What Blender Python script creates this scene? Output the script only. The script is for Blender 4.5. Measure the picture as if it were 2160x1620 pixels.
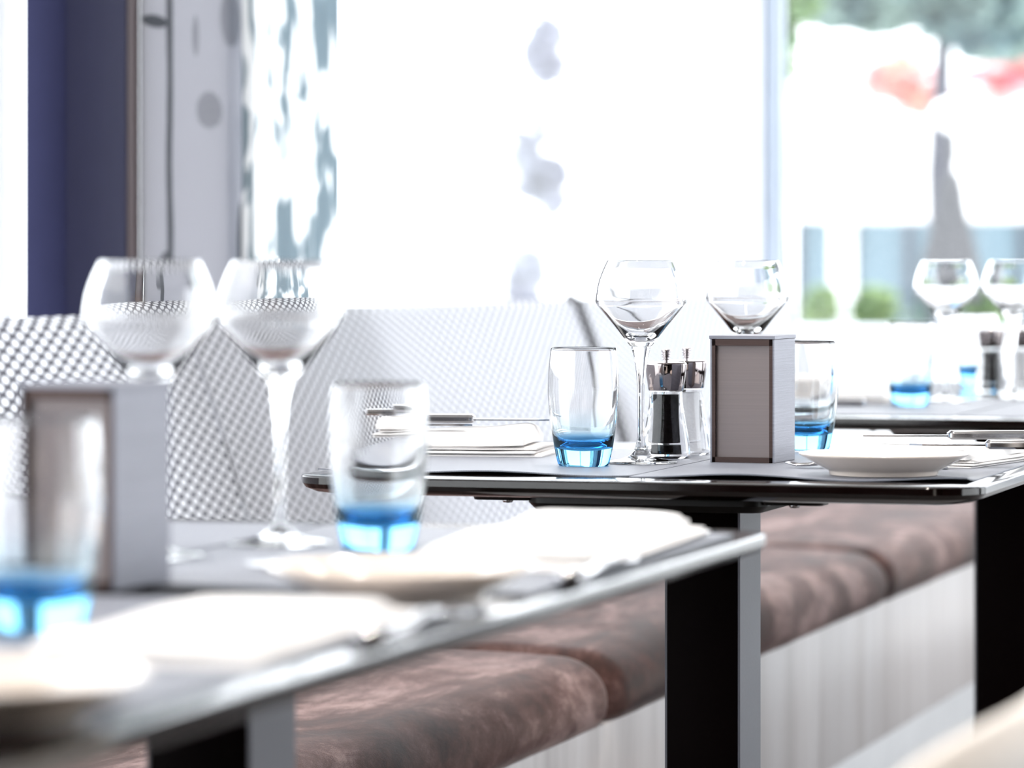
import bpy, bmesh, math, random
from mathutils import Vector, Matrix, noise
random.seed(7)
S = bpy.context.scene
for o in list(bpy.data.objects): bpy.data.objects.remove(o)
PI = math.pi
TH = math.atan(2435/8000)          # the tables and the bench run along +Y, the camera looks a little to the left of that
cs, sn = math.cos(TH), math.sin(TH)
EYE = 0.942; TOP = 0.75

# ---------------------------------------------------------------- camera
cam = bpy.data.cameras.new('camera'); co = bpy.data.objects.new('camera', cam); S.collection.objects.link(co)
co.location = (0, 0, EYE); co.rotation_euler = (PI/2, 0, TH)
cam.sensor_width = 36; cam.lens = 36*8000/2160; cam.shift_y = -(810-550)/2160
cam.clip_start = 0.05; cam.clip_end = 300
cam.dof.use_dof = True; cam.dof.focus_distance = 3.55; cam.dof.aperture_fstop = 6.0
S.camera = co
# ---------------------------------------------------------------- world, sun, exposure
w = bpy.data.worlds.new('daylight'); S.world = w; w.use_nodes = True
bg = w.node_tree.nodes['Background']; bg.inputs[0].default_value = (0.90, 0.95, 1.0, 1); bg.inputs[1].default_value = 3.2
sun = bpy.data.lights.new('sun', 'SUN'); sun.energy = 0.8; sun.angle = math.radians(3); sun.color = (1, .95, .9)
so = bpy.data.objects.new('sun', sun); S.collection.objects.link(so)
so.rotation_euler = Vector((-0.55, -0.15, -1.0)).to_track_quat('-Z', 'Y').to_euler()
S.view_settings.view_transform = 'Standard'; S.view_settings.look = 'None'
S.view_settings.gamma = 1; S.view_settings.exposure = 0.62; S.view_settings.use_curve_mapping = False

# ---------------------------------------------------------------- helpers
def cv(X, d):
    """metres right of / ahead of the camera -> world x, y"""
    return (X*cs - d*sn, X*sn + d*cs)
def link(o, parent=None):
    S.collection.objects.link(o)
    if parent: o.parent = parent
    return o
def obj(name, bm, mat, parent=None, loc=(0,0,0), rz=0, smooth=True, auto=None):
    me = bpy.data.meshes.new(name); bmesh.ops.recalc_face_normals(bm, faces=bm.faces[:]); bm.to_mesh(me); bm.free()
    if mat: me.materials.append(mat)
    o = link(bpy.data.objects.new(name, me), parent); o.location = loc; o.rotation_euler = (0,0,rz)
    if smooth:
        for p in me.polygons: p.use_smooth = True
        if auto is not None: me.set_sharp_from_angle(angle=math.radians(auto))
    return o
def tag(o, label, cat, group=None):
    o['label'] = label; o['category'] = cat
    if group: o['group'] = group
    return o
def thing(name, label, cat, loc, rz=0, group=None):
    o = link(bpy.data.objects.new(name, None)); o.location = loc; o.rotation_euler = (0,0,rz); o.empty_display_size = .05
    return tag(o, label, cat, group)
def struct(name, bm, mat, auto=30):
    o = obj(name, bm, mat, auto=auto); o['kind'] = 'structure'; return o
def dup(root, label, loc, rz=None, group=None):
    r = root.copy(); S.collection.objects.link(r); r.location = loc; r['label'] = label
    if rz is not None: r.rotation_euler = (0,0,rz)
    if group: r['group'] = group
    for ch in list(root.children):
        c = ch.copy(); S.collection.objects.link(c); c.parent = r
        for g in list(ch.children):
            d = g.copy(); S.collection.objects.link(d); d.parent = c
    return r
def box(bm, x0, x1, y0, y1, z0, z1, bev=0, seg=2):
    r = bmesh.ops.create_cube(bm, size=1)
    vs = r['verts']
    bmesh.ops.scale(bm, vec=(x1-x0, y1-y0, z1-z0), verts=vs)
    bmesh.ops.translate(bm, vec=((x0+x1)/2, (y0+y1)/2, (z0+z1)/2), verts=vs)
    if bev:
        es = list({e for v in vs for e in v.link_edges})
        bmesh.ops.bevel(bm, geom=es, offset=bev, segments=seg, affect='EDGES', profile=.5)
    return bm
def B(*a, **k): return box(bmesh.new(), *a, **k)
def lathe(prof, seg=64, closed=False):
    """prof: list of (r, z). r==0 ends are poles."""
    bm = bmesh.new(); rings = []
    for r, z in prof:
        if r < 1e-6: rings.append([bm.verts.new((0,0,z))])
        else: rings.append([bm.verts.new((r*math.cos(2*PI*i/seg), r*math.sin(2*PI*i/seg), z)) for i in range(seg)])
    pairs = list(zip(rings, rings[1:]))
    if closed: pairs.append((rings[-1], rings[0]))
    for A, C in pairs:
        for i in range(seg):
            j = (i+1) % seg
            if len(A) == 1 and len(C) == 1: break
            if len(A) == 1: bm.faces.new((A[0], C[j], C[i]))
            elif len(C) == 1: bm.faces.new((A[i], A[j], C[0]))
            else: bm.faces.new((A[i], A[j], C[j], C[i]))
    return bm
def smooth_prof(pts, n=6):
    out = []
    P = [pts[0]] + pts + [pts[-1]]
    for i in range(1, len(P)-2):
        p0, p1, p2, p3 = P[i-1], P[i], P[i+1], P[i+2]
        for k in range(n):
            t = k/n
            out.append(tuple(.5*((2*p1[c]) + (-p0[c]+p2[c])*t + (2*p0[c]-5*p1[c]+4*p2[c]-p3[c])*t*t + (-p0[c]+3*p1[c]-3*p2[c]+p3[c])*t**3) for c in (0,1)))
    out.append(pts[-1]); return [(max(0, r), z) for r, z in out]
def tube(bm, pts, r, seg=10, sx=1.0):
    rings = []
    n = len(pts)
    for i, p in enumerate(pts):
        p = Vector(p); a = Vector(pts[max(0,i-1)]); b = Vector(pts[min(n-1,i+1)]); t = (b-a).normalized()
        up = Vector((0,0,1)) if abs(t.z) < .9 else Vector((1,0,0))
        x = t.cross(up).normalized(); y = x.cross(t)
        rr = r[i] if isinstance(r, (list, tuple)) else r
        rings.append([bm.verts.new(p + x*math.cos(2*PI*k/seg)*rr*sx + y*math.sin(2*PI*k/seg)*rr) for k in range(seg)])
    for A, C in zip(rings, rings[1:]):
        for k in range(seg): bm.faces.new((A[k], A[(k+1)%seg], C[(k+1)%seg], C[k]))
    bm.faces.new(rings[0]); bm.faces.new(rings[-1][::-1]); return bm
def rrect(hx, hy, r, n=8):
    out = []
    for (cx, cy, a0) in ((hx-r, hy-r, 0), (-hx+r, hy-r, PI/2), (-hx+r, -hy+r, PI), (hx-r, -hy+r, 3*PI/2)):
        for k in range(n+1):
            a = a0 + PI/2*k/n; out.append((cx+r*math.cos(a), cy+r*math.sin(a)))
    return out
def slab(hx, hy, r, layers, n=8):
    """rounded-rect solid; layers = list of (inset, z)"""
    bm = bmesh.new(); rings = []
    for ins, z in layers:
        rings.append([bm.verts.new((x, y, z)) for x, y in rrect(hx-ins, hy-ins, max(.0005, r-ins), n)])
    m = len(rings[0])
    for A, C in zip(rings, rings[1:]):
        for k in range(m): bm.faces.new((A[k], A[(k+1)%m], C[(k+1)%m], C[k]))
    bm.faces.new(rings[0]); bm.faces.new(rings[-1][::-1]); return bm

# ---------------------------------------------------------------- materials
class N:
    def __init__(s, name):
        s.m = bpy.data.materials.new(name); s.m.use_nodes = True; s.t = s.m.node_tree
        s.p = s.t.nodes['Principled BSDF']; s.out = s.t.nodes['Material Output']
    def n(s, typ, **k):
        x = s.t.nodes.new(typ)
        for a, b in k.items(): setattr(x, a, b)
        return x
    def l(s, a, b): s.t.links.new(a, b)
    def math(s, op, a, b=None, c=None):
        x = s.n('ShaderNodeMath', operation=op)
        for i, v in enumerate((a, b, c)):
            if v is None: continue
            if isinstance(v, (int, float)): x.inputs[i].default_value = v
            else: s.l(v, x.inputs[i])
        return x.outputs[0]
    def coord(s, kind='Object', scale=(1,1,1), rot=(0,0,0), loc=(0,0,0)):
        c = s.n('ShaderNodeTexCoord'); mp = s.n('ShaderNodeMapping')
        mp.inputs['Scale'].default_value = scale; mp.inputs['Rotation'].default_value = rot; mp.inputs['Location'].default_value = loc
        s.l(c.outputs[kind], mp.inputs[0]); return mp.outputs[0]
    def noise(s, vec, scale, detail=4, rough=.5, dist=0):
        x = s.n('ShaderNodeTexNoise'); x.inputs['Scale'].default_value = scale; x.inputs['Detail'].default_value = detail
        x.inputs['Roughness'].default_value = rough; x.inputs['Distortion'].default_value = dist; s.l(vec, x.inputs['Vector']); return x.outputs[0]
    def ramp(s, fac, stops):
        x = s.n('ShaderNodeValToRGB'); e = x.color_ramp.elements
        while len(e) < len(stops): e.new(.5)
        for el, (p, c) in zip(e, stops):
            el.position = p; el.color = (*c, 1) if len(c) == 3 else c
        s.l(fac, x.inputs[0]); return x.outputs[0]
    def bump(s, h, strength=.3, dist=.001):
        x = s.n('ShaderNodeBump'); x.inputs['Strength'].default_value = strength; x.inputs['Distance'].default_value = dist
        s.l(h, x.inputs['Height']); s.l(x.outputs[0], s.p.inputs['Normal'])
def simple(name, col, rough=.5, metal=0, spec=.5, var=0, scale=20, bump=0, sheen=0, coat=0, stretch=(1,1,1)):
    m = N(name); p = m.p
    p.inputs['Base Color'].default_value = (*col, 1); p.inputs['Roughness'].default_value = rough
    p.inputs['Metallic'].default_value = metal; p.inputs['Specular IOR Level'].default_value = spec
    if sheen: p.inputs['Sheen Weight'].default_value = sheen; p.inputs['Sheen Roughness'].default_value = .4
    if coat: p.inputs['Coat Weight'].default_value = coat; p.inputs['Coat Roughness'].default_value = .05
    nz = m.noise(m.coord(scale=stretch), scale, 5)
    v = var or .04
    c = m.ramp(nz, [(.3, tuple(x*(1-v) for x in col)), (.7, tuple(min(1, x*(1+v)) for x in col))]); m.l(c, p.inputs['Base Color'])
    if bump: m.bump(nz, bump)
    return m.m
def glass_mat(name, stops=None, h=.11):
    m = N(name); g = m.n('ShaderNodeBsdfGlass'); g.inputs['IOR'].default_value = 1.5; g.inputs['Roughness'].default_value = 0
    g.inputs['Color'].default_value = (1,1,1,1)
    if stops:
        sx = m.n('ShaderNodeSeparateXYZ'); m.l(m.coord(), sx.inputs[0])
        m.l(m.ramp(m.math('DIVIDE', sx.outputs[2], h), stops), g.inputs['Color'])
    m.l(g.outputs[0], m.out.inputs[0]); return m.m
M = {}
M['clear'] = glass_mat('clear_glass')
M['blue'] = glass_mat('blue_based_glass', [(0, (.50,.80,.97)), (.16, (.46,.76,.96)), (.21, (.60,.83,.98)), (.27, (.93,.98,1)), (.5, (1,1,1))])
M['acrylic'] = glass_mat('clear_acrylic')
M['table'] = simple('dark_table_laminate', (.004,.0015,.0012), .09, spec=.6, var=.1)
M['column'] = simple('dark_brown_column', (.0016,.0003,.0003), .6, spec=.03)
M['column_lit_side'] = simple('lit_column_grey', (.08,.08,.095), .5, var=.06, scale=300)  # column side as lit from the right, the light painted into the grey
M['black'] = simple('black_metal', (.003,.0015,.0015), .4, spec=.3)
M['steel'] = simple('polished_steel', (.50,.49,.50), .14, 1)
M['chrome'] = simple('chrome', (.34,.30,.30), .05, 1)
M['knob'] = simple('dull_chrome', (.42,.38,.38), .22, 1)
M['porcelain'] = simple('cream_porcelain', (.80,.69,.60), .12, spec=.6, coat=.4)
M['cloth'] = simple('white_linen', (.84,.81,.79), .85, var=.02, scale=600, bump=.2, sheen=.2)
M['navy'] = simple('navy_pillar', (.017,.018,.052), .85, spec=.2, var=.04)
M['brown_trim'] = simple('brown_trim', (.06,.035,.04), .6)
M['white_frame'] = simple('white_frame', (.8,.82,.86), .4)
M['grey_frame'] = simple('grey_frame', (.42,.48,.58), .4)
M['wall_dark'] = simple('brown_wall', (.016,.009,.008), .7, spec=.2, var=.1, scale=3)
M['ceiling'] = simple('white_ceiling', (.5,.48,.46), .8)
M['floor'] = simple('brown_floor', (.10,.085,.08), .45, var=.05, scale=4)
M['plinth'] = simple('white_plinth', (.82,.82,.82), .5)
M['edge_grey'] = simple('grey_edge_trim', (.10,.10,.11), .5)
M['cream'] = simple('cream_upholstery', (.82,.74,.66), .6, var=.04, scale=40, bump=.1)
M['pepper'] = simple('black_peppercorns', (.005,.0035,.004), .8, spec=.1, var=.6, scale=300, bump=1)
M['salt'] = simple('white_salt', (.85,.85,.88), .6, var=.05, scale=500, bump=.6)
M['lens'] = simple('inset_panel', (.20,.165,.16), .45, metal=.3, var=.05, scale=60, stretch=(.05,.05,8))
M['paving'] = simple('pale_paving', (.7,.7,.68), .8, scale=2)
M['awning'] = simple('white_awning', (.85,.85,.85), .8)
M['bark'] = simple('grey_bark', (.06,.06,.075), .9, var=.4, scale=8, stretch=(1,1,.2))
M['greyfabric'] = simple('grey_parasol_fabric', (.07,.07,.075), .9)
M['teal'] = simple('teal_glass_front', (.10,.15,.18), .5, var=.2, scale=.8)
def leafmat(name, c1, c2):
    m = N(name); nz = m.noise(m.coord(), 3, 3)
    c = m.ramp(nz, [(.35, c1), (.65, c2)]); m.l(c, m.p.inputs['Base Color']); m.p.inputs['Roughness'].default_value = .6
    tr = m.n('ShaderNodeBsdfTranslucent'); m.l(c, tr.inputs[0]); mx = m.n('ShaderNodeMixShader'); mx.inputs[0].default_value = .4
    m.l(m.p.outputs[0], mx.inputs[1]); m.l(tr.outputs[0], mx.inputs[2]); m.l(mx.outputs[0], m.out.inputs[0]); return m.m
M['leaf_blue'] = leafmat('bluish_leaves', (.16,.24,.26), (.36,.46,.40))
M['leaf_green'] = leafmat('green_leaves', (.15,.25,.12), (.34,.44,.20))
M['leaf_pale'] = leafmat('pale_leaves', (.22,.22,.30), (.34,.36,.42))
M['leaf_pink'] = leafmat('pink_blossom', (.70,.33,.37), (.78,.56,.44))
def brushed(name, col, rough):
    m = N(name); nz = m.noise(m.coord(scale=(6,6,400)), 3, 6, .7)
    m.l(m.ramp(nz, [(.3, tuple(c*.82 for c in col)), (.7, tuple(min(1,c*1.12) for c in col))]), m.p.inputs['Base Color'])
    m.p.inputs['Metallic'].default_value = .9; m.p.inputs['Roughness'].default_value = rough; m.bump(nz, .25, .0004); return m.m
M['brushed'] = brushed('brushed_aluminium', (.23,.23,.26), .45)
M['brushed_dark'] = brushed('brushed_bronze', (.06,.04,.036), .4)
def mk_mat():
    m = N('woven_placemat'); v = m.coord(scale=(1,1,1)); sx = m.n('ShaderNodeSeparateXYZ'); m.l(v, sx.inputs[0])
    a = m.math('SINE', m.math('MULTIPLY', sx.outputs[0], 2*PI/.0016)); b = m.math('SINE', m.math('MULTIPLY', sx.outputs[1], 2*PI/.0022))
    h = m.math('MULTIPLY', a, b)
    m.l(m.ramp(m.math('MULTIPLY_ADD', h, .5, .5), [(.2, (.09,.095,.12)), (.8, (.30,.315,.36))]), m.p.inputs['Base Color'])
    m.p.inputs['Roughness'].default_value = .45; m.bump(h, .5, .0004); return m.m
M['mat'] = mk_mat()
def mk_suede():
    m = N('brown_suede'); v = m.coord(scale=(1.5,.55,1.0)); p = m.p
    a = m.noise(v, 5, 7, .66, .9); b = m.noise(v, 26, 5, .7, .6); f = m.noise(v, 900, 2)
    mix = m.math('ADD', m.math('MULTIPLY', a, .62), m.math('ADD', m.math('MULTIPLY', b, .25), m.math('MULTIPLY', f, .13)))
    m.l(m.ramp(mix, [(.40, (.012,.003,.0018)), (.47, (.042,.013,.008)), (.52, (.080,.036,.029)), (.60, (.24,.155,.14))]), p.inputs['Base Color'])
    p.inputs['Roughness'].default_value = .75; p.inputs['Sheen Weight'].default_value = .17; p.inputs['Specular IOR Level'].default_value = .25; p.inputs['Sheen Roughness'].default_value = .35
    p.inputs['Sheen Tint'].default_value = (1,.84,.80,1)
    m.bump(m.math('ADD', b, m.math('MULTIPLY', f, .3)), .35, .003); return m.m
M['suede'] = mk_suede()
def mk_palewood():
    m = N('pale_wood_panel'); v = m.coord(scale=(1, 9, .8), rot=(math.radians(-14),0,0))
    a = m.noise(v, 1.6, 5, .6, .3)
    m.l(m.ramp(a, [(.32, (.30,.265,.25)), (.5, (.40,.365,.35)), (.7, (.47,.44,.43))]), m.p.inputs['Base Color'])
    m.p.inputs['Roughness'].default_value = .4; return m.m
M['palewood'] = mk_palewood()
def mk_lattice():
    m = N('perforated_white_mesh'); uv = m.n('ShaderNodeTexCoord'); mp = m.n('ShaderNodeMapping')
    mp.inputs['Scale'].default_value = (1/.042, 1/.018, 1); m.l(uv.outputs['UV'], mp.inputs[0])
    def dist(off):
        ad = m.n('ShaderNodeVectorMath', operation='ADD'); ad.inputs[1].default_value = (off, off, 0); m.l(mp.outputs[0], ad.inputs[0])
        fr = m.n('ShaderNodeVectorMath', operation='FRACTION'); m.l(ad.outputs[0], fr.inputs[0])
        sb = m.n('ShaderNodeVectorMath', operation='SUBTRACT'); sb.inputs[1].default_value = (.5,.5,0); m.l(fr.outputs[0], sb.inputs[0])
        s2 = m.n('ShaderNodeVectorMath', operation='MULTIPLY'); s2.inputs[1].default_value = (1,.84,0); m.l(sb.outputs[0], s2.inputs[0])
        ln = m.n('ShaderNodeVectorMath', operation='LENGTH'); m.l(s2.outputs[0], ln.inputs[0]); return ln.outputs['Value']
    d = m.math('MINIMUM', dist(0), dist(.5))
    col = m.ramp(d, [(.235, (.93,.94,.97)), (.275, (.17,.17,.20))])
    m.l(col, m.p.inputs['Base Color']); m.p.inputs['Roughness'].default_value = .6; m.bump(m.ramp(d, [(.2,(0,0,0)), (.3,(1,1,1))]), .6, .002)
    tl = m.n('ShaderNodeBsdfTranslucent'); m.l(col, tl.inputs[0])
    m1 = m.n('ShaderNodeMixShader'); m1.inputs[0].default_value = .5; m.l(m.p.outputs[0], m1.inputs[1]); m.l(tl.outputs[0], m1.inputs[2])
    m.l(m1.outputs[0], m.out.inputs[0]); return m.m
M['lattice'] = mk_lattice()
def mk_pane():
    m = N('window_glass'); tr = m.n('ShaderNodeBsdfTransparent'); gl = m.n('ShaderNodeBsdfGlossy'); gl.inputs['Roughness'].default_value = 0
    fr = m.n('ShaderNodeLayerWeight'); mx = m.n('ShaderNodeMixShader')
    m.l(m.math('MULTIPLY_ADD', m.math('POWER', fr.outputs['Facing'], 5), .25, .02), mx.inputs[0]); m.l(tr.outputs[0], mx.inputs[1]); m.l(gl.outputs[0], mx.inputs[2]); m.l(mx.outputs[0], m.out.inputs[0]); return m.m
M['pane'] = mk_pane()
def fabric_panel(name, builder):
    m = N(name); v = m.coord(); col = builder(m, v)
    df = m.n('ShaderNodeBsdfDiffuse'); tl = m.n('ShaderNodeBsdfTranslucent'); m.l(col, df.inputs[0]); m.l(col, tl.inputs[0])
    mx = m.n('ShaderNodeMixShader'); mx.inputs[0].default_value = .55
    m.l(df.outputs[0], mx.inputs[1]); m.l(tl.outputs[0], mx.inputs[2]); m.l(mx.outputs[0], m.out.inputs[0]); return m.m

# ---------------------------------------------------------------- room shell
WL = -2.03                     # left window wall plane
def bwall(px, off=0.):         # y on the left wall (or off in front of it) seen at image column px
    t = (px-1080)/8000; d = (WL+off)/(t*cs - sn); return t*d*sn + d*cs
FB = bwall(1588)               # far wall
R = 1.9; NB = -1.6; CZ = 2.7
struct('floor', B(WL-.1, R+.1, NB-.1, FB+.1, -.1, 0), M['floor'])
struct('ceiling', B(WL-.1, R+.1, NB-.1, FB+.1, CZ, CZ+.1), M['ceiling'])
struct('wall_near', B(WL-.1, R+.1, NB-.1, NB, 0, CZ), M['wall_dark'])
bm = bmesh.new()               # right side wall with two wide openings for windows
box(bm, R, R+.12, NB, FB, 0, .35); box(bm, R, R+.12, NB, FB, 2.4, CZ)
box(bm, R, R+.12, NB, 2.4, .35, 2.4)
for y in (5.0, FB-.5): box(bm, R, R+.12, y, y+.5, .35, 2.4)
struct('wall_right', bm, M['wall_dark'])
def window(name, x0, x1, y0, y1, z0, z1, along, fmat, fw=.04, bars=()):
    """frame with a real glass pane; along = 'y' or 'x' """
    bm = bmesh.new()
    if along == 'y':
        xm = (x0+x1)/2
        box(bm, x0, x1, y0, y1, z0, z0+fw, .004); box(bm, x0, x1, y0, y1, z1-fw, z1, .004)
        box(bm, x0, x1, y0, y0+fw, z0, z1, .004); box(bm, x0, x1, y1-fw, y1, z0, z1, .004)
        for b in bars: box(bm, x0, x1, y0, y1, b-.015, b+.015, .003)
        f = struct(name, bm, fmat); g = B(xm-.004, xm+.004, y0+fw*.5, y1-fw*.5, z0+fw*.5, z1-fw*.5)
    else:
        ym = (y0+y1)/2
        box(bm, x0, x1, y0, y1, z0, z0+fw, .004); box(bm, x0, x1, y0, y1, z1-fw, z1, .004)
        box(bm, x0, x0+fw, y0, y1, z0, z1, .004); box(bm, x1-fw, x1, y0, y1, z0, z1, .004)
        for b in bars: box(bm, x0, x1, y0, y1, b-.012, b+.012, .003)
        f = struct(name, bm, fmat); g = B(x0+fw*.5, x1-fw*.5, ym-.004, ym+.004, z0+fw*.5, z1-fw*.5)
    obj('pane', g, M['pane'], f, smooth=False)
    return f
window('window_1', WL-.03, WL+.03, NB, bwall(42, .03)-.02, .08, CZ-.02, 'y', M['white_frame'])
window('window_2', WL-.03, WL+.03, bwall(512), FB-.02, .08, CZ-.02, 'y', M['white_frame'], .02)
window('window_3', WL+.055, R, FB+.01, FB+.05, .08, CZ-.02, 'x', M['grey_frame'], .012, bars=(.45, .785))
window('window_4', R+.03, R+.09, 2.4, 5.0, .35, 2.4, 'y', M['white_frame'])
window('window_5', R+.03, R+.09, 5.5, FB-.5, .35, 2.4, 'y', M['white_frame'])
struct('wall_far', B(WL, R, FB+.005, FB+.1, 0, .08, .003), M['plinth'])
struct('trim_1', B(WL+.06, R, FB-.04, FB+.009, .77, .795, .006), M['white_frame'])          # window sill
struct('trim_2', B(WL-.03, WL+.06, FB-.02, FB+.05, 0, CZ, .006), M['grey_frame'])             # corner mullion
struct('trim_3', B(WL-.03, WL+.03, NB, FB, 0, .08), M['white_frame'])
# navy pillar with its brown edge strip
y0, y1, y2 = bwall(50, -.02), bwall(270, .04), bwall(296, .04)
pl = struct('wall_pillar', B(WL-.02, WL+.04, y0, y1, 0, CZ, .006), M['navy'])
struct('trim_4', B(WL-.02, WL+.04, y1, y2, 0, CZ, .003), M['brown_trim'])
# grey blind with a few dark marks
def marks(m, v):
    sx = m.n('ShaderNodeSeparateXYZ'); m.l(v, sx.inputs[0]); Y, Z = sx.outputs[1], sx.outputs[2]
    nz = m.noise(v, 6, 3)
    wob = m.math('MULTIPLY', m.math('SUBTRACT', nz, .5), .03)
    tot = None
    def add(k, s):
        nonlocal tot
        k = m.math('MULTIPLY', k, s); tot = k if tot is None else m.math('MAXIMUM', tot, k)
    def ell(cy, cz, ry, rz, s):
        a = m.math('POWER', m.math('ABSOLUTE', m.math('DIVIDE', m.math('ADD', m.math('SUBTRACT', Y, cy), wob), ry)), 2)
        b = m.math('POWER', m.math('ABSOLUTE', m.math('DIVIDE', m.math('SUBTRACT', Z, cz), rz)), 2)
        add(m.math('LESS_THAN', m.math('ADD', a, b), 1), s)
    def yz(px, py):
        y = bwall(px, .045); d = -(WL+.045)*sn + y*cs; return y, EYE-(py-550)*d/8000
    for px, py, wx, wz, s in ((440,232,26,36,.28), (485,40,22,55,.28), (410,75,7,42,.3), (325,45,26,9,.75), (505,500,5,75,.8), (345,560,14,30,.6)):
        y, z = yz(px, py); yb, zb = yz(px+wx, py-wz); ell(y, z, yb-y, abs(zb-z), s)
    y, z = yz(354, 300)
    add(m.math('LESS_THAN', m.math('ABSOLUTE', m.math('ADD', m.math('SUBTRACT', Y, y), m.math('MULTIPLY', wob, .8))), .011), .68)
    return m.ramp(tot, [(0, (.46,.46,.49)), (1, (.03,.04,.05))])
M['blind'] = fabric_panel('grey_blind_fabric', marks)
def brush(m, v):
    mp = m.n('ShaderNodeMapping'); mp.inputs['Scale'].default_value = (1,1,.42); m.l(v, mp.inputs[0])
    a = m.noise(mp.outputs[0], 19, 2.5, .5, .6)
    return m.ramp(a, [(.505, (.97,.98,.98)), (.54, (.36,.43,.47))])
M['brush'] = fabric_panel('brush_printed_fabric', brush)
def cloth_panel(name, y0, y1, x, mat, amp, waves, label, cat):
    bm = bmesh.new(); nn = 90; f = []; bk = []
    for i in range(nn+1):
        y = y0+(y1-y0)*i/nn; xx = x+amp*math.sin(waves*2*PI*i/nn)
        f.append((bm.verts.new((xx+.0015,y,.12)), bm.verts.new((xx+.0015,y,CZ-.05)))); bk.append((bm.verts.new((xx-.0015,y,.12)), bm.verts.new((xx-.0015,y,CZ-.05))))
    for i in range(nn):
        bm.faces.new((f[i][0], f[i+1][0], f[i+1][1], f[i][1])); bm.faces.new((bk[i][0], bk[i][1], bk[i+1][1], bk[i+1][0]))
        bm.faces.new((f[i][0], bk[i][0], bk[i+1][0], f[i+1][0])); bm.faces.new((f[i][1], f[i+1][1], bk[i+1][1], bk[i][1]))
    for i in (0, nn): bm.faces.new((f[i][0], f[i][1], bk[i][1], bk[i][0]))
    t = thing(name, label, cat, (0,0,0))
    obj('fabric', bm, mat, t, auto=60)
    r = bmesh.new(); tube(r, [(x, y0-.01, CZ-.035), (x, y1+.01, CZ-.035)], .012); obj('curtain_rail', r, M['white_frame'], t)
    w = B(x-.006, x+.006, y0, y1, .105, .125, .002); obj('hem_bar', w, M['white_frame'], t)
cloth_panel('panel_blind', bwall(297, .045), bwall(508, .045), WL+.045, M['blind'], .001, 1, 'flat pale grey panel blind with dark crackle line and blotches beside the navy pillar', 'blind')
cloth_panel('printed_curtain', bwall(512, .07), bwall(715, .07), WL+.07, M['brush'], .004, 5, 'white sheer curtain printed with grey-blue brush strokes, right of the grey blind', 'curtain')

# ceiling spotlights over the tables
for k, (lx, ly) in enumerate(((-.75, 1.5), (-1.0, 2.5), (-.75, 3.6), (-.95, 4.9), (-.8, 6.4))):
    t = thing('ceiling_spotlight', 'round white ceiling spotlight above '+('the front of the foreground table', 'the far end of the foreground table', 'the middle table', 'the far table', 'the far end of the bench')[k], 'lamp', (lx, ly, CZ), group='ceiling spotlights')
    obj('housing', lathe([(.045,0), (.05,-.002), (.05,-.06), (.046,-.062), (.040,-.060), (.038,-.03), (0,-.028), (0,0)], 40), M['white_frame'], t, auto=30)
    bl = N('warm_lamp_face'); bl.p.inputs['Emission Color'].default_value = (1,.86,.68,1); bl.p.inputs['Emission Strength'].default_value = 60
    obj('bulb', lathe([(0,-.030), (.034,-.031), (.034,-.036), (0,-.040)], 32), bl.m, t)
    ld = bpy.data.lights.new('spot', 'SPOT'); ld.energy = 48; ld.color = (1,.94,.88); ld.spot_size = math.radians(95); ld.spot_blend = .8; ld.shadow_soft_size = .04
    lo = link(bpy.data.objects.new('spot', ld)); lo.parent = t; lo.location = (0,0,-.07)

# ---------------------------------------------------------------- banquette: cushions, base, mesh backs
BF = -1.177; BB = BF-.60; CT = .478; CBOT = .40
def ycush(px):
    t = (px-1080)/8000; d = BF/(t*cs - sn); return t*d*sn + d*cs
c1, c2 = ycush(1303), ycush(1880); L = c2-c1
def cushion(y0, y1):
    """rounded, slightly crowned cushion with soft folds"""
    bm = bmesh.new(); nx, ny = 44, 150
    prof = []
    W = BF-BB; H = CT-CBOT+.004; r = .045
    # cross-section (x from back 0 to front W, z) clockwise
    def sec():
        P = []
        for k in range(7): a = PI/2*k/6; P.append((.02-.02*math.cos(a)*1, H-.02+.02*math.sin(a)))
        for k in range(1, 26): P.append((.02+(W-.02-.062)*k/25, H))
        for k in range(1, 13): a = PI/2*k/12; P.append((W-.062+.062*math.sin(a), H-.05+.05*math.cos(a)))
        P += [(W, H-.06), (W-.002, .012), (W-.012, 0)]
        for k in range(1, 8): P.append((W-.012-(W-.012)*k/7, 0))
        return P
    P = sec(); m = len(P); rings = []
    for j in range(ny+1):
        y = y0+(y1-y0)*j/ny; e = min(y-y0, y1-y); k = 1-min(1, e/.05); k = k*k
        ring = []
        for (x, z) in P:
            zz = z; xx = x
            if z > .01:
                cx = (x/W-.5)*2
                zz += .006*(1-cx*cx) - .022*k*(z/H)
                q = noise.noise(Vector((x*5, y*4, 3))) * .004 + noise.noise(Vector((x*14, y*11, 9)))*.0016
                zz += q*(z/H)
            if x > W*.8: xx -= .018*k; xx += noise.noise(Vector((x*3, y*6+5, z*10)))*.004
            ring.append(bm.verts.new((BB+xx, y, CBOT+zz)))
        rings.append(ring)
    for A, C in zip(rings, rings[1:]):
        for k in range(m): bm.faces.new((A[k], A[(k+1)%m], C[(k+1)%m], C[k]))
    bm.faces.new(rings[0]); bm.faces.new(rings[-1][::-1]); return bm
for k, lab in ((-2, 'brown suede bench cushion nearest the camera under the foreground table'),
               (-1, 'mottled brown suede bench cushion at bottom centre, left of the first crease'),
               (0, 'brown suede bench cushion passing behind the dark column of the middle table'),
               (1, 'paler brown suede bench cushion beyond the second crease, reaching the right-hand column')):
    a = c1+k*L; b = a+L
    if k == 1: b = FB-.25
    o = obj('bench_cushion', cushion(a+.0015, b-.0015), M['suede']); tag(o, lab, 'cushion', 'suede bench cushions')
ya, yb = c1-2*L, FB-.25
bq = t = thing('banquette', 'long built-in bench with pale wood front panel and white perforated mesh backs', 'bench', (0,0,0))
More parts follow.
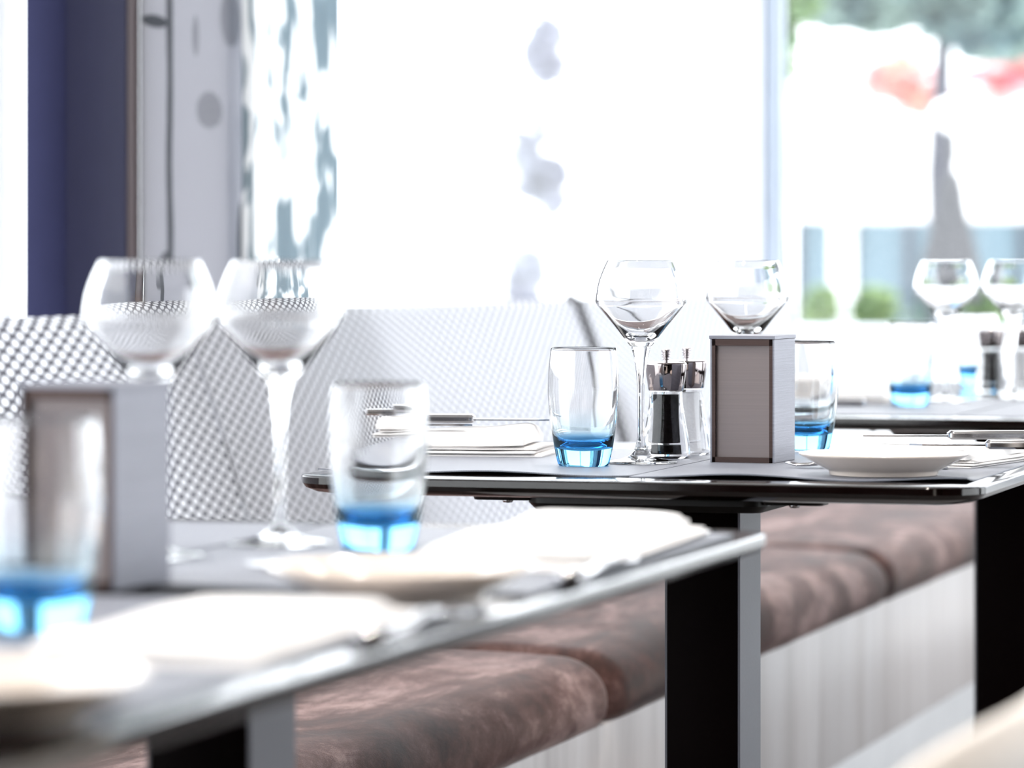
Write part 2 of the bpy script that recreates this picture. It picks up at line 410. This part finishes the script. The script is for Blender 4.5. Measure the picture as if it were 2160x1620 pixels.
obj('front_panel', B(BF-.035, BF-.012, ya, yb, .185, CBOT, .002), M['palewood'], t)
obj('seat_board', B(BB, BF-.035, ya, yb, CBOT-.02, CBOT-.0005), M['palewood'], t)
obj('plinth', B(BB+.05, BF-.10, ya+.05, yb-.05, 0, CBOT-.02), M['plinth'], t)
def yback(px, off=.70):
    t = (px-1080)/8000; A = BF-off; d = A/(t*cs - sn); return t*d*sn + d*cs
j1, j2 = yback(432), yback(1252)
PL = j2-j1
def back_shell(y0, y1):
    bm = bmesh.new(); uvl = bm.loops.layers.uv.new('UVMap'); ns, ny = 26, 40
    P = []
    for i in range(ns+1):
        f = i/ns; z = CT+.012 + (0.862-CT-.012)*f
        x = -.645 + .03 - (.115)*(f**1.25)
        P.append((BF+x, z))
    # rolled-over top
    tx, tz = P[-1]
    for k in range(1, 7):
        a = PI*.5*k/6; P.append((tx-.02*math.sin(a)-.004*k*0, tz+.012*math.sin(a)*(1 if k < 4 else .9)))
    s = [0]
    for p, q in zip(P, P[1:]): s.append(s[-1]+math.hypot(q[0]-p[0], q[1]-p[1]))
    for side, dx in ((0, 0), (1, -.0012)):
        g = []
        for j in range(ny+1):
            y = y0+(y1-y0)*j/ny
            g.append([bm.verts.new((x+dx, y, z-(0 if side == 0 else .0003))) for x, z in P])
        for j in range(ny):
            for i in range(len(P)-1):
                fc = bm.faces.new((g[j][i], g[j+1][i], g[j+1][i+1], g[j][i+1]))
                uv = [(j, i), (j+1, i), (j+1, i+1), (j, i+1)]
                for lp, (jj, ii) in zip(fc.loops, uv): lp[uvl].uv = ((y1-y0)*jj/ny, s[ii])
    return bm, P
for k in (-1, 0, 1):
    a = j1+k*PL; b = a+PL
    if k == 1: b = min(b, FB-.2)
    a += .002; b -= .006
    bm, P = back_shell(a, b); me = obj('backrest', bm, M['lattice'], bq)
    for yy in (a, b):
        big = k == 0 and yy == b
        if yy == a or k == -1: continue
        e = bmesh.new(); tube(e, [(x, yy, z) for x, z in P[::2]], .013 if big else .003, 10, 1.3 if big else 1)
        o = obj('end_rail', e, M['edge_grey'] if big else M['white_frame'], me)
        if big: o['label'] = 'grey curved end rail'
    e = bmesh.new(); tube(e, [(P[0][0], a, P[0][1]), (P[0][0], b, P[0][1])], .010, 8); obj('bottom_rail', e, M['white_frame'], me)
    obj('back_support', B(BF-.70, BF-.685, a+.02, a+.10, CBOT+.09, .70, .003), M['brown_trim'], bq)

# ---------------------------------------------------------------- tables
def make_table(name, x0, x1, y0, y1, label, cols, rad=.045):
    cx, cy = (x0+x1)/2, (y0+y1)/2; hx, hy = (x1-x0)/2, (y1-y0)/2
    t = thing(name, label, 'table', (cx, cy, 0), group='dark restaurant tables')
    top = slab(hx, hy, rad, [(.0016, TOP), (.0005, TOP-.0004), (0, TOP-.0014), (0, TOP-.007), (.003, TOP-.011), (.012, TOP-.0145), (.030, TOP-.017)], 10)
    obj('tabletop', top, M['table'], t, auto=25)
    for yy in cols:
        y = yy-cy
        pb = slab(.11, .26, .02, [(0, TOP-.0172), (0, TOP-.024), (.006, TOP-.030)], 5); o = obj('mounting_plate', pb, M['black'], t, auto=30); o.location = (0, y, 0)
        for sx in (-1, 1):
            f = slab(.03, .02, .01, [(0, TOP-.0172), (.002, TOP-.0225)], 4); fo = obj('plate_tab', f, M['black'], o, auto=30); fo.location = (sx*.132, -.235, 0)
            s = lathe([(0, TOP-.026), (.004, TOP-.0255), (.006, TOP-.0225), (0, TOP-.0222)], 16); s2 = obj('screw', s, M['steel'], fo); s2.location = (0,0,0)
        obj('column', B(-.035, .035, y-.042, y+.042, .014, TOP-.030, .002), M['column'], t, auto=30)
        for sx in (-1, 1):  # thin added sheets whose grey imitates light falling on the column sides
            cc = obj('lit_side_face', B(sx*.0352-.0012, sx*.0352+.0012, y-.042, y+.042, .014, TOP-.030, .0004, 1), M['column_lit_side'], t, auto=30); cc['label'] = 'side face of the column, its lit grey painted in'
        bp = slab(.21, .24, .03, [(.004, .014), (0, .010), (0, 0)], 6); bo = obj('base_plate', bp, M['column'], t, auto=30); bo.location = (0, y, 0)
    return t
T1 = dict(x0=-1.224, x1=-.604, y0=2.634-1.45, y1=2.634)
T2 = dict(x0=-1.176, x1=-.556, y0=3.176, y1=3.176+.70)
T3 = dict(x0=-1.142, x1=-.522, y0=4.556, y1=4.556+1.45)
make_table('dining_table', **T1, label='large blurred dark glossy table filling the lower left foreground', cols=(2.634-.29, 2.634-1.16))
make_table('dining_table', **T2, label='sharply focused dark table in the middle, on one black square column', cols=(3.176+.325,))
make_table('dining_table', **T3, label='farther dark table at the right edge, behind the middle table', cols=(4.556+.42, 4.556+1.13))
def placemat(x0, x1, y0, y1, label, curl=0, seed=0):
    bm = bmesh.new(); nx, ny = 40, 40; up = []; dn = []
    for i in range(nx+1):
        ru = []; rd = []
        for j in range(ny+1):
            x = (i/nx-.5)*(x1-x0); y = (j/ny-.5)*(y1-y0)
            e = max(0, 1-(j/ny)/.12); q = .5+.5*math.sin(x*32+seed)
            z = curl*e*e*q
            ru.append(bm.verts.new((x, y, z+.0012))); rd.append(bm.verts.new((x, y, z+.0001)))
        up.append(ru); dn.append(rd)
    for i in range(nx):
        for j in range(ny):
            bm.faces.new((up[i][j], up[i+1][j], up[i+1][j+1], up[i][j+1])); bm.faces.new((dn[i][j], dn[i][j+1], dn[i+1][j+1], dn[i+1][j]))
    for i in range(nx):
        for j in (0, ny): bm.faces.new((up[i][j], up[i+1][j], dn[i+1][j], dn[i][j]))
    for j in range(ny):
        for i in (0, nx): bm.faces.new((up[i][j], up[i][j+1], dn[i][j+1], dn[i][j]))
    o = obj('placemat', bm, M['mat'], loc=((x0+x1)/2, (y0+y1)/2, TOP), auto=40)
    return tag(o, label, 'placemat', 'grey woven placemats')
xm = T2['x0']+.297
placemat(T2['x0']+.004, xm-.001, 3.245, 3.70, 'grey woven placemat under the front tumbler, on the left of the middle table', .003, 1.0)
placemat(xm+.001, T2['x1']-.02, 3.240, 3.70, 'grey woven placemat under the metal box on the middle table', .004, 3.2)
placemat(T1['x0']+.01, -.93, 2.08, 2.58, 'grey woven placemat at far left of the foreground table, under the tall wine glass')
placemat(-.925, T1['x1']-.02, 2.08, 2.58, 'grey woven placemat under the white napkin and tumbler, far end of the foreground table')
placemat(T1['x0']+.01, -.93, 1.50, 2.00, 'grey woven placemat under the blurred tumbler at the left edge')
placemat(-.925, T1['x1']-.02, 1.50, 2.00, 'grey woven placemat under the nearest napkin, front of the foreground table')
placemat(T3['x0']+.01, -.84, 4.62, 5.2, 'pale grey placemat at the left of the far table')
placemat(-.835, T3['x1']-.02, 4.62, 5.2, 'pale grey placemat at the right of the far table')

# ---------------------------------------------------------------- glassware
def tumbler():
    H = .110
    outer = smooth_prof([(.0225,0), (.0245,.004), (.0278,.02), (.0308,.04), (.0330,.062), (.0333,.075), (.0324,.092), (.0306,.1092)], 5)
    inner = smooth_prof([(.0293,.1092), (.0310,.092), (.0317,.075), (.0312,.062), (.0288,.040), (.0258,.026), (.0200,.0195), (.010,.0165), (.0,.0155)], 5)
    return lathe([(0, .0015), (.018, .0012)] + outer + [(.0300,.1100)] + inner, 96)
def stemware():
    # z heights: foot 0..004, stem ..112, bowl ..191
    bo = [(0,.1096), (.006,.1096)] + smooth_prof([(.0098,.1102), (.0128,.1135), (.024,.1280), (.036,.1425), (.0415,.1490)], 5) + smooth_prof([(.0428,.1520), (.0427,.1570), (.0405,.1700), (.0365,.1815), (.0322,.1905)], 5)
    bi = smooth_prof([(.0313,.1905), (.0355,.1812), (.0395,.1698), (.0416,.1568), (.0415,.1525)], 5) + smooth_prof([(.0398,.1493), (.0335,.1420), (.0215,.1290), (.011,.1200), (.004,.1176), (0,.1172)], 5)
    bowl = lathe(bo + [(.0318,.1911)] + bi, 96)
    st = [(0,.1108), (.0088,.1106)] + smooth_prof([(.0090,.1090), (.0077,.1035), (.0060,.0955), (.0043,.083), (.0035,.068), (.0032,.045), (.0034,.028), (.0045,.018), (.0062,.0125)], 5) + [(0,.0118)]
    stem = lathe(st, 40)
    ft = [(0,.0135), (.004,.0130), (.0068,.0112), (.011,.0072), (.018,.0043), (.028,.0027), (.0338,.0018), (.0345,.0010), (.0338,.0004), (.02,.0006), (0,.0018)]
    return bowl, stem, lathe(ft, 72)
tb = None
def place_tumbler(X, d, label, z=TOP+.0013):
    global tb
    a, b = cv(X, d)
    if tb is None:
        tb = tag(obj('tumbler', tumbler(), M['blue'], loc=(a,b,z), auto=60), label, 'glass', 'blue-based water tumblers')
    else:
        dup(tb, label, (a,b,z), random.random()*6)
place_tumbler(.0666, 3.53, 'sharp clear tumbler with blue base, left of the pepper mill on the middle table')
place_tumbler(.2965, 3.826, 'blue-based tumbler half hidden behind the metal box on the middle table')
place_tumbler(-.0885, 2.51, 'blurred tumbler with bright blue base at the centre of the foreground table')
place_tumbler(-.245, 1.958, 'large blurred blue-based tumbler cut by the left edge of the photo')
place_tumbler(.525, 5.0, 'blurred blue-based tumbler on the far table, left of its wine glasses')
place_tumbler(.712, 5.82, 'pale blue-based tumbler behind the pepper mill on the far table')
wg = None
def place_wine(X, d, label, z=TOP+.0013):
    global wg
    a, b = cv(X, d)
    if wg is None:
        wg = thing('wine_glass', label, 'wine glass', (a,b,z), group='angular stemmed wine glasses')
        bo, st, ft = stemware()
        obj('bowl', bo, M['clear'], wg, auto=30); obj('stem', st, M['clear'], wg); obj('foot', ft, M['clear'], wg)
    else: dup(wg, label, (a,b,z))
place_wine(.1215, 3.575, 'sharp stemmed wine glass standing just left of the pepper and salt mills')
place_wine(.242, 3.90, 'stemmed wine glass whose bowl shows above the metal box')
place_wine(-.233, 2.44, 'blurred wine glass in front of the navy pillar, behind the foreground metal box')
place_wine(-.156, 2.55, 'blurred wine glass between the foreground box and the centre tumbler')
place_wine(.587, 5.13, 'left of the two blurred wine glasses on the far table')
place_wine(.690, 5.22, 'wine glass cut by the right edge on the far table')

# ---------------------------------------------------------------- mills
def make_mill(label, fill, loc, seethru=True):
    t = thing('pepper_mill' if fill == 'pepper' else 'salt_mill', label, 'mill', loc, group='salt and pepper mills')
    body = [(0,0), (.020,0), (.0235,.002)] + smooth_prof([(.0238,.006), (.0222,.018), (.0190,.036), (.0165,.052), (.0158,.0645)], 4) + [(0,.0645)]
    # clear body with a hollow for the filling
    hol = [(0,.062), (.0122,.062), (.0122,.040), (.0128,.020), (.0130,.0135), (0,.0135)]
    obj('body', lathe(body, 48), M['acrylic'], t, auto=40)
    h2 = lathe([(0,.0615)] + [(r, z) for r, z in [(.0085,.0612), (.0082,.042), (.0088,.022), (.0092,.014)]] + [(0,.0138)], 40)
    obj('peppercorns' if fill == 'pepper' else 'salt', h2, M[fill], t, auto=40)
    obj('lower_filling', lathe([(0,.0115), (.0096,.0115), (.0100,.004), (0,.004)], 40), M[fill], t, auto=40)
    cap = [(0,.0652), (.0165,.0652), (.0172,.0662)] + smooth_prof([(.0180,.072), (.0194,.081), (.0200,.0895), (.0198,.0915)], 4) + [(.0190,.0925), (0,.0928)]
    obj('cap', lathe(cap, 64), M['chrome'], t, auto=35)
    kn = [(0,.0926), (.002,.0928), (.002,.0945), (.0036,.0948), (.0036,.0955), (.0024,.0960), (.0024,.0970), (.0043,.0976), (.0043,.0984), (.0032,.0988), (.0032,.0994), (.0045,.0999), (.0045,.1008), (.0034,.1012), (.0034,.1020), (.0046,.1025), (.0046,.1043), (.004,.1050), (0,.1052)]
    obj('knob', lathe(kn, 32), M['knob'], t, auto=30)
    return t
def P3(X, d, z=TOP+.0013): a, b = cv(X, d); return (a, b, z)
pm = make_mill('chrome-capped acrylic mill full of black peppercorns beside the sharp wine glass', 'pepper', P3(.149, 3.668))
sm = make_mill('chrome-capped clear salt mill right behind the pepper mill on the middle table', 'salt', P3(.172, 3.735))
dup(pm, 'blurred dark pepper mill on the far table near the right edge', P3(.695, 5.5, TOP+.0002), 1)
dup(sm, 'blurred clear salt mill cut by the right edge on the far table', P3(.742, 5.52, TOP+.0002), 1)

# ---------------------------------------------------------------- metal boxes
def make_box(label, loc, rz):
    t = thing('metal_holder', label, 'box', loc, rz, 'brushed metal table boxes')
    w, dp, h = .0315, .036, .120
    th = .0018
    for sx in (-1, 1): obj('side_panel', B(sx*w-(th if sx > 0 else 0), sx*w+(0 if sx > 0 else th), -dp, dp, 0, h-.0035, .0003, 1), M['brushed'], t, auto=30)
    obj('top_lid', B(-w-.0008, w+.0008, -dp-.001, dp+.001, h-.0035, h, .0004, 1), M['brushed'], t, auto=30)
    e = .0032
    for y0, nm in ((-dp+.0002, 'front_frame'), (dp-.0032, 'back_frame')):
        fr = bmesh.new()
        box(fr, -w+th, -w+th+e, y0, y0+.003, .0, h-.0035); box(fr, w-th-e, w-th, y0, y0+.003, .0, h-.0035)
        box(fr, -w+th, w-th, y0, y0+.003, 0, .005); box(fr, -w+th, w-th, y0, y0+.003, h-.0095, h-.0035)
        obj(nm, fr, M['brushed_dark'], t, auto=30)
    obj('front_inset', B(-w+th+.001, w-th-.001, -dp+.0045, -dp+.006, .003, h-.006), M['lens'], t, smooth=False)
    obj('back_inset', B(-w+th+.001, w-th-.001, dp-.006, dp-.0045, .003, h-.006), M['lens'], t, smooth=False)
    return t
def corner_center(X, d, rz, w=.0315, dp=.036):   # from front-right corner to centre
    a, b = cv(X, d); c, s = math.cos(rz), math.sin(rz)
    lx, ly = -w, dp
    return (a+lx*c-ly*s, b+lx*s+ly*c, TOP+.0013)
rz = math.radians(-3)
mb = make_box('sharp brushed metal box with taupe front panel on the middle table', corner_center(.2469, 3.571, rz), rz)
rz = math.radians(-4); dup(mb, 'blurred brushed metal box on the left of the foreground table', corner_center(-.229, 2.19, rz), rz)

# ---------------------------------------------------------------- plates
def make_plate(label, loc, group):
    pr = [(0,.0022), (.043,.0022), (.0455,0), (.0480,.0005), (.0490,.0035)] + smooth_prof([(.0500,.0045), (.058,.0085), (.067,.0135), (.0745,.0178)], 4) + [(.0755,.0186), (.0758,.0194), (.0750,.0198)] + smooth_prof([(.0735,.0193), (.066,.0155), (.056,.0108), (.048,.0070), (.043,.0058)], 4) + [(.02,.0052), (0,.0050)]
    return tag(obj('bread_plate', lathe(pr, 96), M['porcelain'], loc=loc, auto=50), label, 'plate', group)
bp = make_plate('cream bread plate in focus at the near corner of the middle table', P3(.331, 3.378), 'cream bread plates')
bp2 = dup(bp, 'blurred cream bread plate in front of the centre tumbler on the foreground table', P3(-.0625, 2.133))
bp3 = dup(bp, 'very blurred cream plate at the bottom left corner of the photo', P3(-.226, 1.575))

# ---------------------------------------------------------------- napkins
def make_napkin(label, cx, cy, L, W, Hh, rz=0, seed=0, roll=0, z=TOP+.0014):
    """folded linen: three soft leaves laid over each other, thicker rolled end at +x when roll > 0"""
    bm = bmesh.new()
    n = 4; hs = [0, .13, .26, .42, 1.0]
    for k in range(n):
        l, w_ = L*(1-.05*k), W*(1-.04*k); ox = (0, -.003, .002, -.006)[k]; oy = random.uniform(-.006,.006)
        z0 = Hh*hs[k]; th = Hh*(hs[k+1]-hs[k])*.98
        nx, ny = 40, 20; up = []; dn = []
        for i in range(nx+1):
            ru = []; rd = []
            for j in range(ny+1):
                u = i/nx*2-1; v = j/ny*2-1
                e = (1-abs(u)**14)*(1-abs(v)**14); e = max(0, e)**.5
                x = u*l/2+ox; y = v*w_/2+oy
                q = noise.noise(Vector((x*12+seed, y*14, k*.7)))*Hh*.22*(k+1)/n
                puff = roll*max(0, u-.35)**1.0*(1-v*v*.5)
                lift = hs[k+1]
                zt = z0+th*(.30+.70*e)+q*e+puff*lift; zb = z0+(q*e*.7*(1 if k else 0))+puff*hs[k]*.9
                if k == 0: zb = 0
                zt = max(zt, zb+.0006)
                ru.append(bm.verts.new((x, y, zt))); rd.append(bm.verts.new((x, y, zb)))
            up.append(ru); dn.append(rd)
        for i in range(nx):
            for j in range(ny):
                bm.faces.new((up[i][j], up[i+1][j], up[i+1][j+1], up[i][j+1])); bm.faces.new((dn[i][j], dn[i][j+1], dn[i+1][j+1], dn[i+1][j]))
        for i in range(nx):
            for j in (0, ny): bm.faces.new((up[i][j], up[i+1][j], dn[i+1][j], dn[i][j]))
        for j in range(ny):
            for i in (0, nx): bm.faces.new((up[i][j], up[i][j+1], dn[i][j+1], dn[i][j]))
    return tag(obj('napkin', bm, M['cloth'], loc=(cx, cy, z), rz=rz, auto=60), label, 'napkin', 'folded white linen napkins')
def make_knife(label, loc, rz, L=.21, dark=True):
    t = thing('table_knife', label, 'knife', loc, rz, 'steel cutlery')
    h = slab(L*.23, .0095, .006, [(.003, .0085), (0, .006), (0, .002), (.003, 0)], 5); o = obj('handle', h, M['steel'], t, auto=40); o.location = (-L*.27, 0, 0)
    b = bmesh.new(); n = 16; pts = [(-.0, .006), (L*.3, .0085), (L*.42, .006), (L*.5, -.004), (L*.4, -.008), (0, -.006)]
    f = [b.verts.new((x-.012, y, .0042)) for x, y in pts]; g = [b.verts.new((x-.012, y, .0028)) for x, y in pts]
    b.faces.new(f); b.faces.new(g[::-1])
    for i in range(len(pts)): b.faces.new((f[i], f[(i+1)%6], g[(i+1)%6], g[i]))
    obj('blade', b, M['steel'], t, auto=20); return t
def make_fork(label, loc, rz, L=.19):
    t = thing('table_fork', label, 'fork', loc, rz, 'steel cutlery')
    h = bmesh.new(); tube(h, [(-L*.5,0,.002), (-L*.3,0,.0025), (-L*.1,0,.003), (L*.08,0,.006), (L*.18,0,.005)], [.0045,.004,.0028,.0025,.004], 10, 1.8)
    obj('handle', h, M['steel'], t)
    hd = slab(L*.06, .0115, .008, [(.001,.0055), (0,.0045), (.001,.0035)], 5); o = obj('head', hd, M['steel'], t); o.location = (L*.22,0,0)
    for k in range(4):
        tn = bmesh.new(); y = -.009+.006*k; tube(tn, [(L*.26,y,.0045), (L*.34,y,.003), (L*.42,y*.95,.0025), (L*.49,y*.9,.005)], [.0014,.0014,.0012,.0006], 8)
        obj('tine', tn, M['steel'], o if False else t)
    return t
# middle table
a, b = cv(-.045, 3.755); make_napkin('folded white napkin on the left of the middle table, holding cutlery', a, b, .175, .12, .024, math.radians(6), 1, roll=.008)
a, b = cv(-.03, 3.775); make_knife('dark-looking knife lying on top of the left napkin on the middle table', (a, b, TOP+.0305), math.radians(10), .16)
a, b = cv(-.092, 3.745); make_knife('knife handle poking out at the left end of the folded napkin', (a, b, TOP+.0265), math.radians(16), .13)
make_napkin('folded white napkin behind the sharp bread plate, right side of the middle table', -.668, 3.565, .20, .15, .016, math.radians(80), 3, roll=.003)
a, b = cv(.405, 3.60); make_knife('steel knife lying across the napkin behind the sharp bread plate', (a, b, TOP+.0225), math.radians(196), .20)
a, b = cv(.430, 3.50); make_knife('steel knife in front of the napkin near the right edge of the middle table', (a, b, TOP+.0185), math.radians(190), .15)
a, b = cv(.325, 3.485); make_fork('steel fork with its tines between the metal box and the sharp plate', (a, b, TOP+.0014), math.radians(186), .15)
# foreground table
make_napkin('blurred white napkin at the far corner of the foreground table, beyond its plate', -.694, 2.40, .34, .125, .015, math.radians(92), 5, roll=.010)
make_napkin('large blurred white napkin between the two plates of the foreground table', -.694, 1.80, .29, .125, .011, math.radians(92), 8, roll=.002)
make_fork('blurred fork handle ending at the table edge beside the far foreground napkin', (-.626, 2.235, TOP+.0014), math.radians(92), .16)
make_fork('blurred fork beside the nearest napkin on the foreground table edge', (-.622, 1.87, TOP+.0014), math.radians(90), .16)
a, b = cv(-.11, 2.30); make_fork('blurred steel fork glinting in front of the centre tumbler', (a, b, TOP+.0014), math.radians(150), .15)
# far table
a, b = cv(.44, 5.12); make_napkin('blurred white napkin on the far table left of its tumbler', a, b, .17, .11, .018, math.radians(8), 11, roll=.006)
a, b = cv(.47, 4.98); make_knife('blurred dark knife in front of the napkin on the far table', (a, b, TOP+.0014), math.radians(5), .14)

# ---------------------------------------------------------------- cream chair at lower right
def chair():
    t = thing('dining_chair', 'cream upholstered chair back, heavily blurred in the bottom right corner', 'chair', (-.46, 1.72, 0))
    seat = slab(.22, .23, .07, [(.03,.47), (.008,.46), (0,.445), (0,.41), (.01,.40)], 8); obj('seat', seat, M['cream'], t, auto=60)
    bm = bmesh.new(); nu, nv = 40, 14; F = []; K = []
    for i in range(nu+1):
        u = i/nu*2-1; ff = []; kk = []
        y = .255*math.sin(u*1.15)/math.sin(1.15); x = .155 - .06*(abs(u)**2.2)
        top = .742 - .07*abs(u)**4
        for j in range(nv+1):
            v = j/nv; z = .44+(top-.44)*v; th = .022*max(.05, (1-(2*v-1)**8))**.5*max(.1, (1-abs(u)**12))**.5
            xo = x+.03*v; ff.append(bm.verts.new((xo-th, y, z))); kk.append(bm.verts.new((xo+th, y, z)))
        F.append(ff); K.append(kk)
    for i in range(nu):
        for j in range(nv):
            bm.faces.new((F[i][j], F[i][j+1], F[i+1][j+1], F[i+1][j])); bm.faces.new((K[i][j], K[i+1][j], K[i+1][j+1], K[i][j+1]))
        for j in (0, nv): bm.faces.new((F[i][j], F[i+1][j], K[i+1][j], K[i][j]))
    for j in range(nv):
        for i in (0, nu): bm.faces.new((F[i][j], F[i][j+1], K[i][j+1], K[i][j]))
    obj('backrest', bm, M['cream'], t, auto=70)
    for sx in (-1, 1):
        for sy in (-1, 1):
            l = bmesh.new(); tube(l, [(sx*.15, sy*.18, .402), (sx*.17, sy*.21, 0)], [.018, .011], 12); obj('leg', l, M['black'], t)
chair()

# ---------------------------------------------------------------- outdoors
g = B(-3, 14, FB+1.6, FB+1.85, -.25, .765, .01); g = obj('garden_wall', g, M['awning'], auto=30); tag(g, 'low white rendered wall outside the right window, under the trees', 'wall')
struct('ground', B(-60, 60, -40, 120, -.5, -.25), M['paving'])
def leaves(n, shape, size, flat=.8):
    bm = bmesh.new(); c = 0
    while c < n:
        p = shape()
        if p is None: continue
        c += 1; s = size*random.uniform(.6, 1.3)
        R_ = Matrix.Rotation(random.uniform(0, 6.28), 3, 'Z') @ Matrix.Rotation(random.uniform(-1.4, 1.4), 3, 'X')
        vs = [bm.verts.new(Vector(p)+R_@Vector(q)*s) for q in ((-.5,0,0), (-.15,.22,.05), (.25,.2,.05), (.5,0,0), (.2,-.2,-.05), (-.2,-.22,-.05))]
        bm.faces.new(vs)
    return bm
def blob(cx, cy, cz, rx, ry, rz_):
    def f():
        p = Vector((random.uniform(-1,1), random.uniform(-1,1), random.uniform(-1,1)))
        if p.length > 1 or noise.noise(p*2.2+Vector((cx,cy,cz))) < -.12: return None
        return (cx+p.x*rx, cy+p.y*ry, cz+p.z*rz_)
    return f
def at(px, py, d):
    s = 8000/d; a, b = cv((px-1080)/s, d); return a, b, EYE-(py-550)/s
def tree(label, px, d, wpx, base_blobs, mat, n=700, size=.22, cat='tree', name='tree'):
    a, b, _ = at(px, 0, d); s = 8000/d
    t = thing(name, label, cat, (a, b, -.25), group='trees outside the windows')
    h = max(at(bx, by, bd)[2] for bx, by, bd, *_ in base_blobs)+.25
    tr = bmesh.new(); tube(tr, [(0,0,0), (.02,0,h*.3), (-.01,.02,h*.6), (.02,0,h)], [wpx/s*.6, wpx/s*.5, wpx/s*.45, wpx/s*.2], 14); obj('trunk', tr, M['bark'], t)
    bm = bmesh.new()
    for bx, by, bd, rx, rz_ in base_blobs:
        x, y, z = at(bx, by, bd)
        q = leaves(n, blob(x-a, y-b, z+.25, rx/s, rx/s, rz_/s), size); me = bpy.data.meshes.new('tmp'); q.to_mesh(me); q.free(); bm.from_mesh(me); bpy.data.meshes.remove(me)
    obj('foliage', bm, mat, t, smooth=False)
tree('bluish-green tree with grey trunk outside the right window', 1985, 22, 60, [(1880, 10, 22, 120, 70), (2030, 10, 22, 120, 80), (2140, 50, 22.5, 70, 80), (1740, -5, 22, 110, 60), (1960, -50, 22, 210, 90), (2090, 60, 22, 90, 60)], M['leaf_blue'], 330, .2)
tree('green-leaved slender tree just right of the corner mullion', 1662, 17, 10, [(1650, 110, 17, 34, 90), (1668, 10, 17, 50, 60)], M['leaf_green'], 180, .10)
tree('pale birch branches faintly seen through the middle of the white window', 1130, 24, 5, [(1150, 110, 24, 50, 80), (1118, 330, 24, 42, 100), (1165, 390, 24, 34, 70), (1110, 590, 24, 44, 70)], M['leaf_pale'], 300, .13)
tree('pink-blossoming tree beside the white awning roof', 1990, 26.5, 10, [(1890, 165, 26.5, 80, 55), (2120, 165, 26.5, 90, 45), (1950, 210, 26.5, 50, 35)], M['leaf_pink'], 170, .2, name='blossom_tree')
# awning with posts
def awning():
    d = 30; s = 8000/d; x0, y, zt = at(1690, 235, d); x1, _, _ = at(2330, 235, d)
    cx = (x0+x1)/2; hw = (x1-x0)/2
    t = thing('market_awning', 'large white awning on posts across the street outside the right window', 'awning', (cx, y, -.25))
    bm = bmesh.new(); z0 = at(0, 465, d)[2]+.25; z1 = at(0, 200, d)[2]+.25; zp = at(0, 70, d)[2]+.25
    lo = [bm.verts.new((sx*hw, sy*1.3, z0)) for sx, sy in ((-1,-1),(1,-1),(1,1),(-1,1))]
    mid = [bm.verts.new((sx*hw*.97, sy*1.26, z1)) for sx, sy in ((-1,-1),(1,-1),(1,1),(-1,1))]
    r1 = bm.verts.new((-hw*.55, 0, zp)); r2 = bm.verts.new((hw*.55, 0, zp-.2))
    for i in range(4): bm.faces.new((lo[i], lo[(i+1)%4], mid[(i+1)%4], mid[i]))
    bm.faces.new((mid[0], mid[1], r2, r1)); bm.faces.new((mid[2], mid[3], r1, r2)); bm.faces.new((mid[1], mid[2], r2)); bm.faces.new((mid[3], mid[0], r1))
    o = obj('canopy', bm, M['awning'], t, smooth=False); so_ = o.modifiers.new('thick', 'SOLIDIFY'); so_.thickness = .02
    for px in (1795,):
        a, b, _ = at(px, 0, 29); r = .03
        obj('post', B(a-cx-r, a-cx+r, b-y-r, b-y+r, 0, z0+.1, .01), M['awning'], t)
    for sx in (-.98, .98): obj('post', B(sx*hw-.05, sx*hw+.05, 1.2, 1.3, 0, z0+.1, .01), M['awning'], t)
awning()
# closed grey parasol
a, b, zt = at(2005, 290, 14); s = 8000/14
t = thing('closed_parasol', 'closed grey parasol with white finial standing outside the right window', 'parasol', (a, b, -.25))
zz = lambda py: at(2005, py, 14)[2]+.25
pr = [(0, zz(280)), (.018, zz(285)), (.022, zz(330)), (.013, zz(345)), (.013, zz(362)), (.035, zz(372)), (.042, zz(400)), (.05, zz(440)), (.075, zz(500)), (.10, zz(560)), (.11, zz(620)), (.09, zz(640)), (0, zz(640))]
cb = lathe(pr, 48)
for v in cb.verts:
    if v.co.z < zz(400):
        an = math.atan2(v.co.y, v.co.x); k = 1+.12*math.sin(an*8); v.co.x *= k; v.co.y *= k
obj('folded_canopy', cb, M['greyfabric'], t)
obj('finial', lathe([(0, zz(205)), (.05, zz(215)), (.075, zz(235)), (.05, zz(262)), (.02, zz(278)), (0, zz(280))], 32), M['awning'], t)
e = bmesh.new(); tube(e, [(0,0,0), (0,0,zz(630))], .02, 12); obj('pole', e, M['bark'], t)
# teal shop front and hedge
d = 38; x0, y, z1 = at(1672, 455, d); x1 = at(2420, 455, d)[0]
t = thing('shop_front', 'low teal glazed shop front beneath the white awning', 'building', ((x0+x1)/2, y+1.5, -.25))
hw = (x1-x0)/2
obj('wall', B(-hw, hw, -1.2, 1.5, 0, z1+.35), M['teal'], t, smooth=False)
for k in range(7):
    xx = -hw+2*hw*k/6; obj('mullion', B(xx-.03, xx+.03, -1.27, -1.2, 0, z1+.35), M['bark'], t, smooth=False)
for px, wpx, n_, mt, lab in ((1735, 36, 420, 'leaf_green', 'bright green shrub left of the white awning post'), (1842, 46, 420, 'leaf_green', 'green shrub right of the white awning post'),
                        (1962, 40, 300, 'leaf_blue', 'darker bluish shrub behind the far wine glasses'), (2090, 58, 380, 'leaf_green', 'yellow-green shrub between the two far wine glass bowls')):
    a, b, zc = at(px, 655, 27); s = 8000/27
    t = thing('shrub', lab, 'shrub', (a, b, -.25), group='shrubs below the awning')
    obj('foliage', leaves(n_, blob(0, 0, zc+.25, wpx/s, wpx/s, 52/s), .13), M[mt], t, smooth=False)
    e = bmesh.new(); tube(e, [(0,0,0), (0,0,zc+.3)], .03, 8); obj('stem', e, M['bark'], t)
